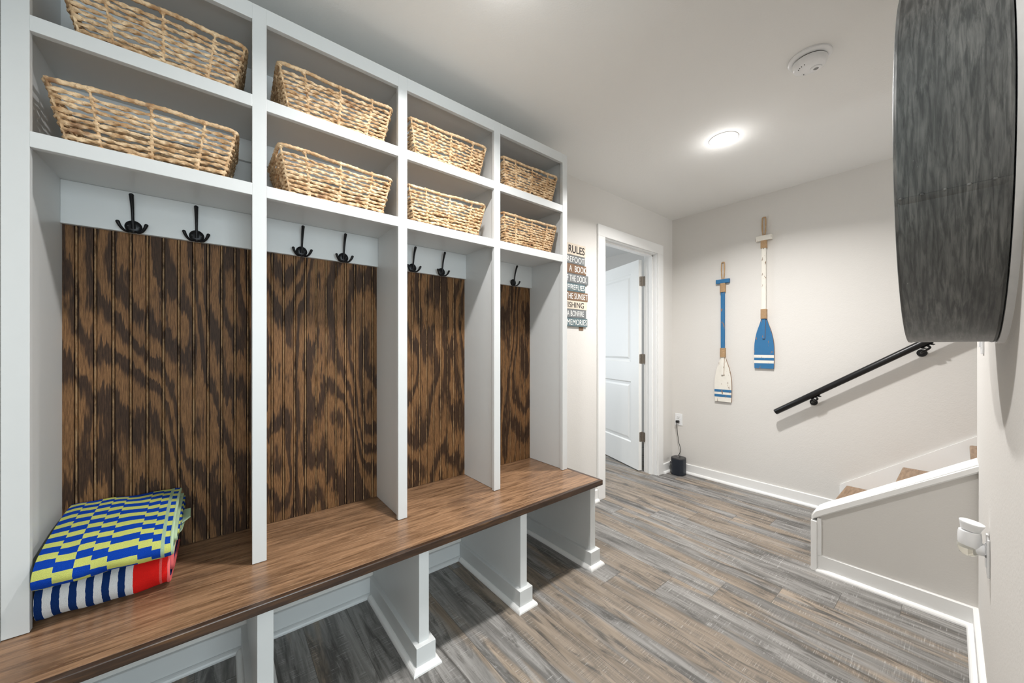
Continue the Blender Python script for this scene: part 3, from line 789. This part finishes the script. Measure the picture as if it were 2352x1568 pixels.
# ------------------------------------------------------------------ oars on the far wall
def oar(label, yc, ztop, z_bar, z_w1, z_w2, z_bl, z_tip, wblade, colA, colB, bar_w):
    t = thing('decorative_oar', label, 'oar', (XF, yc, z_tip), 0, 'painted oars on the far wall')
    xw = XF-.0015
    def bx(nm, y0, y1, z0, z1, x0, x1, m, bev=.002, par=None):
        bm = B(); box(bm, x0, x1, y0, y1, z0, z1, bev); return link(nm, bm, m, par or t)
    # rope loop
    w = .011; P = [(xw-.012, yc-w*.5, z_bar[1]-.004), (xw-.012, yc-w, z_bar[1]+.05), (xw-.011, yc-w, ztop-.018), (xw-.010, yc-w*.5, ztop-.005), (xw-.010, yc+w*.5, ztop-.005), (xw-.011, yc+w, ztop-.018), (xw-.012, yc+w, z_bar[1]+.05), (xw-.012, yc+w*.5, z_bar[1]-.004)]
    bm = B(); sweep(bm, smooth_path(P, 8), .0052, 8, False, .18, 300); link('rope_loop', bm, M['jute'], t, True)
    bx('grip_bar', yc-bar_w/2, yc+bar_w/2, z_bar[0], z_bar[1], xw-.026, xw, M[colA])
    sw = .0155
    bx('shaft', yc-sw, yc+sw, z_w2[0]+.004, z_bar[0], xw-.024, xw-.003, M[colA], .004)
    for za, zb in (z_w1, z_w2):
        bm = B(); n = int((zb-za)/.0045); 
        for k in range(n):
            z = za+(k+.5)*(zb-za)/n; s = sw+.0045
            pts = [(xw-.013+.014*math.cos(a)*(1 if True else 1), yc+s*math.sin(a), z) for a in [2*PI*q/16 for q in range(16)]]
            pts = [(max(xw-.030, min(xw, xw-.013+.019*math.cos(a))), yc+s*max(-.93, min(.93, 1.25*math.sin(a))), z) for a in [2*PI*q/20 for q in range(20)]]
            sweep(bm, pts, .0027, 6, True)
        link('rope_wrap', bm, M['jute'], t, True)
    # blade outline
    hb = z_bl-z_tip; out = [(.016, 0), (.022, -.02), (.035, -.08*hb/.33), (.050, -.165*hb/.33), (.46*wblade, -.23*hb/.33)]
    half = [(0.019, 0), (.030, -.10*hb), (.048*wblade/.13, -.27*hb), (.47*wblade, -.46*hb), (.5*wblade, -.62*hb), (.5*wblade, -.82*hb), (.485*wblade, -.985*hb), (.47*wblade, -hb)]
    half = [(p.x, p.y) for p in smooth_path([(a, c, 0) for a, c in half], 4)]
    pts = [(yc-a, z_bl+c) for a, c in half] + [(yc+a, z_bl+c) for a, c in reversed(half)]
    bm = B(); prism(bm, pts, (xw-.015, 0, 0), Yv, Zv, Xv, .012)
    bl = link('blade', bm, M[colB], t)
    bm = B(); e = [(yc+(p[0]-yc)*1.012, p[1]) for p in pts]; prism(bm, e, (xw-.012, 0, 0), Yv, Zv, Xv, .0115); link('blade_edge', bm, M['oedge'], bl)
    bm = B(); prism(bm, [(yc-.0135, z_bl), (yc-.008, z_bl-.40*hb), (yc+.008, z_bl-.40*hb), (yc+.0135, z_bl)], (xw-.025, 0, 0), Yv, Zv, Xv, .008); link('blade_spine', bm, M[colB], bl)
    bm = B(); prism(bm, [(yc-.0155, z_bl), (yc-.010, z_bl-.408*hb), (yc+.010, z_bl-.408*hb), (yc+.0155, z_bl)], (xw-.017, 0, 0), Yv, Zv, Xv, .0022); link('spine_outline', bm, M['oedge'], bl)
    def hw(z):
        zz = z_bl-z
        for (a0, c0), (a1, c1) in zip(half, half[1:]):
            if -c0 <= zz <= -c1: return a0+(a1-a0)*((zz+c0)/(-c1+c0) if c1 != c0 else 0)
        return wblade/2
    for f0, f1 in ((.10, .155), (.205, .26)):
        z0, z1 = z_tip+hb*f0*1.05, z_tip+hb*f1*1.05; bm = B()
        prism(bm, [(yc-hw(z0), z0), (yc-hw(z1), z1), (yc+hw(z1), z1), (yc+hw(z0), z0)], (xw-.0156, 0, 0), Yv, Zv, Xv, .001); link('painted_stripe', bm, M[colA], bl)
    return t
oar('smaller wooden oar with blue shaft and white blade, on the left', 1.331, 1.956, (1.767, 1.802), (1.687, 1.766), (1.113, 1.194), 1.113, .719, .138, 'oblue', 'owhite', .110)
oar('taller wooden oar with white shaft and blue blade, on the right', 1.020, 2.267, (2.073, 2.114), (2.009, 2.072), (1.433, 1.511), 1.433, 1.026, .139, 'owhite', 'oblue', .112)

# ------------------------------------------------------------------ handrail
hr = thing('stair_handrail', 'black round metal handrail climbing the wall beside the stairs', 'handrail', (XF, .5, .9))
sl = .694; rz_ = lambda y: .693+(.92-y)*sl; xr_ = 3.408
bm = B(); pA, pB = Vector((xr_, .925, rz_(.925))), Vector((xr_, -1.35, rz_(-1.35)))
d = (pB-pA).normalized(); sweep(bm, [pA, pA+d*.003, pA+d*.3, pB-d*.003, pB], [.0185, .021, .021, .021, .0185], 24); link('rail', bm, M['rail'], hr, True)
for yb in (.690, .150, -.9):
    zb = rz_(yb); nrm = Vector((0, d.z, -d.y)); nrm = -nrm if nrm.z > 0 else nrm; c = Vector((xr_, yb, zb)) + nrm*.023
    bm = B(); sweep(bm, [c-d*.03, c+d*.03], .011, 12, flat=(.25, 1)) 
    for s in (-1, 1): q = bmesh.ops.create_icosphere(bm, subdivisions=2, radius=.013); bmesh.ops.scale(bm, vec=(1, 1, .35), verts=q['verts']); bmesh.ops.translate(bm, vec=c+d*(s*.021)+nrm*.006, verts=q['verts'])
    pth = smooth_path([c, c+nrm*.018, Vector((xr_+.025, yb+.01, zb-.062)), Vector((XF-.004, yb+.012, zb-.066))], 6); sweep(bm, pth, .0062, 10)
    lathe(bm, [(.024, 0), (.024, .004), (.018, .008)], (XF-.008, yb+.012, zb-.066), 'X', 20)
    br = link('bracket', bm, M['rail'], hr, True)
    for s in (-1, 1):
        bm = B(); blob(bm, c+d*(s*.021)+nrm*.0105, (.0045, .0045, .0025)); link('screw_head', bm, M['plastic'], br, True)

# ------------------------------------------------------------------ smoke detector, ceiling lights
sd = thing('smoke_detector', 'round white smoke detector on the ceiling near the dark metal band', 'smoke detector', (2.00, .418, CZ))
bm = B(); lathe(bm, [(.076, -.0), (.076, -.006), (.071, -.011), (.062, -.013)], (2.0, .418, CZ-.0005), 'Z', 48); link('base_ring', bm, M['plastic'], sd, True)
bm = B(); lathe(bm, [(.0565, -.012), (.0565, -.0185)], (2.0, .418, CZ), 'Z', 48); link('dark_gap', bm, M['slot'], sd, True)
bm = B(); lathe(bm, [(.0605, -.0185), (.0605, -.029), (.056, -.038), (.048, -.043), (0.0001, -.044)], (2.0, .418, CZ), 'Z', 48); cv = link('cover', bm, M['plastic'], sd, True)
bm = B(); lathe(bm, [(.021, -.0435), (.0195, -.047), (.016, -.048), (.0001, -.0482)], (2.020, .400, CZ), 'Z', 28); link('test_button', bm, M['plastic'], cv, True)
bm = B()
for i in range(-3, 4):
    for j in range(-3, 4):
        if i*i+j*j < 11: blob(bm, (2.020+i*.0026, .400+j*.0026, CZ-.0483), (.0012, .0012, .0006))
link('sounder_grille', bm, M['slot'], cv)
bm = B()
for a in (-2.6, -2.35, -2.1, -1.8, 2.3): box(bm, 2.0+.040*math.sin(a)-.003, 2.0+.040*math.sin(a)+.003, .418-.040*math.cos(a)-.0012, .418-.040*math.cos(a)+.0012, CZ-.0446, CZ-.0434)
link('printed_marks', bm, M['slot'], cv)
def downlight(label, x, y, power):
    t = thing('recessed_light', label, 'ceiling light', (x, y, CZ), 0, 'recessed ceiling lights')
    bm = B(); lathe(bm, [(.078, 0), (.078, -.003), (.070, -.006), (.052, -.004), (.052, 0)], (x, y, CZ), 'Z', 48, False); link('trim_ring', bm, M['plastic'], t, True)
    bm = B(); lathe(bm, [(.052, -.0005), (.052, -.003), (.0001, -.004)], (x, y, CZ), 'Z', 40); link('diffuser', bm, M['lamp'], t, True)
    l = area('light_source', (0, 0, -.008), (0, 0, 0), .10, .10, power, (1, .975, .95), 'DISK'); l.parent = t; l.data.spread = math.radians(146)
    pl = bpy.data.lights.new('halo_fill', 'POINT'); pl.energy = power*.03; pl.color = (1, .98, .96); pl.shadow_soft_size = .045  # added point light, makes the halo on the ceiling around the diffuser
    po = bpy.data.objects.new('halo_fill', pl); COL.objects.link(po); po.parent = t; po.location = (0, 0, -.075)
    return t
downlight('glowing round ceiling light over the floor by the oars', 2.369, .905, 22.5)
downlight('round ceiling light above the top edge of the picture, near the locker', .72, .93, 14)

# ------------------------------------------------------------------ outlet, speaker, cord
ol = thing('wall_outlet', 'white electrical outlet low on the wall above the black speaker', 'outlet', (XF, 1.735, .5))
bm = B(); box(bm, XF-.006, XF-.0005, 1.698, 1.768, .443, .557, .002); link('cover_plate', bm, M['plastic'], ol)
for z in (.520, .480):
    bm = B(); box(bm, XF-.0085, XF-.006, 1.7165, 1.7495, z-.0145, z+.0145, .001); rc = link('receptacle', bm, M['plastic'], ol)
    bm = B(); box(bm, XF-.009, XF-.0080, 1.7255, 1.7275, z-.002, z+.008); box(bm, XF-.009, XF-.0080, 1.7385, 1.7405, z-.002, z+.008); box(bm, XF-.009, XF-.0080, 1.731, 1.735, z-.010, z-.006); link('slots', bm, M['slot'], rc)
sx, sy = 3.385, 1.688
sp = thing('speaker', 'small black rounded speaker standing on the floor in the corner', 'speaker', (sx, sy, 0))
def rr(w, r, c, z, n=8): return [Vector((c[0]+p[0], c[1]+p[1], z)) for p in rrect(w, w, r, n)]
def loft(bm, rings):
    vs = [[bm.verts.new(p) for p in r] for r in rings]
    for A, C in zip(vs, vs[1:]):
        n = len(A)
        for k in range(n): bm.faces.new((A[k], A[(k+1) % n], C[(k+1) % n], C[k]))
    bm.faces.new(vs[0][::-1]); bm.faces.new(vs[-1])
bm = B(); loft(bm, [rr(.108, .038, (sx, sy), .0005), rr(.118, .042, (sx, sy), .004), rr(.118, .042, (sx, sy), .150)]); link('grille_body', bm, M['spk'], sp, True)
bm = B(); loft(bm, [rr(.118, .042, (sx, sy), .1505), rr(.118, .042, (sx, sy), .157), rr(.112, .040, (sx, sy), .161)]); link('top_cap', bm, M['spktop'], sp, True)
bm = B(); blob(bm, (sx+.01, sy+.01, .1612), (.004, .004, .0008), 1); link('status_light', bm, M['t_white'], sp)
bm = B()
P = smooth_path([(XF-.030, 1.735, .478), (XF-.030, 1.741, .455), (XF-.022, 1.738, .38), (XF-.020, 1.732, .33), (XF-.022, 1.725, .285), (XF-.022, 1.709, .235), (XF-.022, 1.706, .205), (XF-.020, 1.722, .165), (XF-.021, 1.745, .125), (XF-.025, 1.757, .09), (3.45, 1.762, .075)], 6)
sweep(bm, P, .0028, 8); 
P = smooth_path([(3.45, 1.762, .075), (3.42, 1.765, .055), (3.40, 1.768, .085), (3.375, 1.765, .105), (3.37, 1.762, .08), (3.385, 1.765, .055), (3.37, 1.757, .03), (3.375, 1.747, .02)], 6); sweep(bm, P, .0028, 8)
co = link('power_cord', bm, M['cord'], None, True); tag(co, 'black power cord hanging from the outlet down behind the speaker', 'cord')
bm = B(); box(bm, XF-.040, XF-.0088, 1.722, 1.748, .470, .492, .004); link('plug', bm, M['cord'], co)

# ------------------------------------------------------------------ things on the right wall (local x along the wall, y out of the wall)
def on_right(name, label, cat, x, z):
    return thing(name, label, cat, (x, yr(x), z), AR)
lx = 1.395; 
dm = on_right('round_wall_decor', 'large deep round band of dark brushed metal hung high on the right wall', 'wall decor', lx, 1.6195)
R_, D_ = .4135, .146
bm = B()
lathe(bm, [(R_, .012), (R_+.0015, .016), (R_, .020), (R_, D_-.008), (R_+.0015, D_-.004), (R_, D_), (R_-.004, D_+.001), (R_-.006, D_-.003), (R_-.006, .012)], (0, 0, 0), 'Y', 160, False)
band = link('metal_band', bm, M['drum'], dm, True, local=True)
bm = B(); lathe(bm, [(R_+.004, .0), (R_+.004, .010), (R_-.03, .010)], (0, 0, 0), 'Y', 160, False); link('white_back_rim', bm, M['plastic'], dm, True, local=True)
bm = B(); lathe(bm, [(R_-.006, .030), (.0001, .030)], (0, 0, 0), 'Y', 120, False); link('mirror_disc', bm, M['mirror'], dm, True, local=True)
bm = B()   # lapped seam with weld dots
for a in (math.radians(200.7),):
    ca, sa = math.cos(a), math.sin(a)
    q = [( .0, -.0002), (.0, .0022), (.006, .0018), (.012, -.0002)]
    ta = Vector((-sa, 0, ca)); na = Vector((ca, 0, sa)); o = Vector((ca*R_, .012, sa*R_))
    prism(bm, q, o, tuple(ta), tuple(na), Yv, D_-.012)
    for k in range(5): blob(bm, o+Vector((0, .018+.027*k, 0))+na*.0015, (.0035, .0035, .0035))
link('seam', bm, M['drum'], band, True, local=True)

sw = on_right('light_switch', 'white light switch on the right wall just below the round metal band', 'light switch', 2.14, 1.228)
bm = B(); box(bm, -.036, .036, .0003, .006, -.058, .058, .002); link('cover_plate', bm, M['plastic'], sw, local=True)
bm = B(); prism(bm, [(.006, -.033), (.0115, -.033), (.0075, .033), (.006, .033)], (-.0165, 0, 0), Yv, Zv, Xv, .033); link('rocker', bm, M['plastic'], sw, local=True)

ap = on_right('wall_outlet', 'white outlet plate on the right wall behind the air freshener', 'outlet', 1.845, .552)
bm = B(); box(bm, -.036, .036, .0003, .006, -.058, .058, .002); link('cover_plate', bm, M['plastic'], ap, local=True)
for z in (.019, -.019):
    bm = B(); box(bm, -.017, .017, .006, .0085, z-.014, z+.014, .001); link('receptacle', bm, M['plastic'], ap, local=True)
af = on_right('air_freshener', 'white plug-in air freshener with a clear oil bulb, on the right wall', 'air freshener', 1.845, .565)
bm = B(); lathe(bm, [(.018, .009), (.019, .014), (.019, .030), (.0200, .032)], (0, 0, .0), 'Y', 28); link('plug_housing', bm, M['plastic'], af, True, local=True)
bm = B(); prof = [(.0215, -.010), (.0245, .002), (.0248, .020), (.0240, .036), (.0228, .042), (.0150, .044)]
lathe(bm, prof, (0, .038, .008), 'Z', 36); link('body', bm, M['plastic'], af, True, local=True)
bm = B(); lathe(bm, [(.0205, 0), (.0212, .004), (.0250, .018), (.0268, .023), (.0262, .025), (.0001, .0245)], (0, 0, 0), 'Z', 36)
bmesh.ops.rotate(bm, verts=bm.verts, cent=(0, 0, 0), matrix=Matrix.Rotation(math.radians(9), 3, 'X')); bmesh.ops.translate(bm, vec=(0, .037, .0535), verts=bm.verts); link('tilted_cap', bm, M['plastic'], af, True, local=True)
bm = B(); lathe(bm, [(.0003, -.034), (.010, -.032), (.019, -.025), (.0225, -.012), (.0238, .001), (.0232, .004)], (0, .040, .004), 'Z', 36); link('oil_bulb', bm, M['glass'], af, True, local=True)
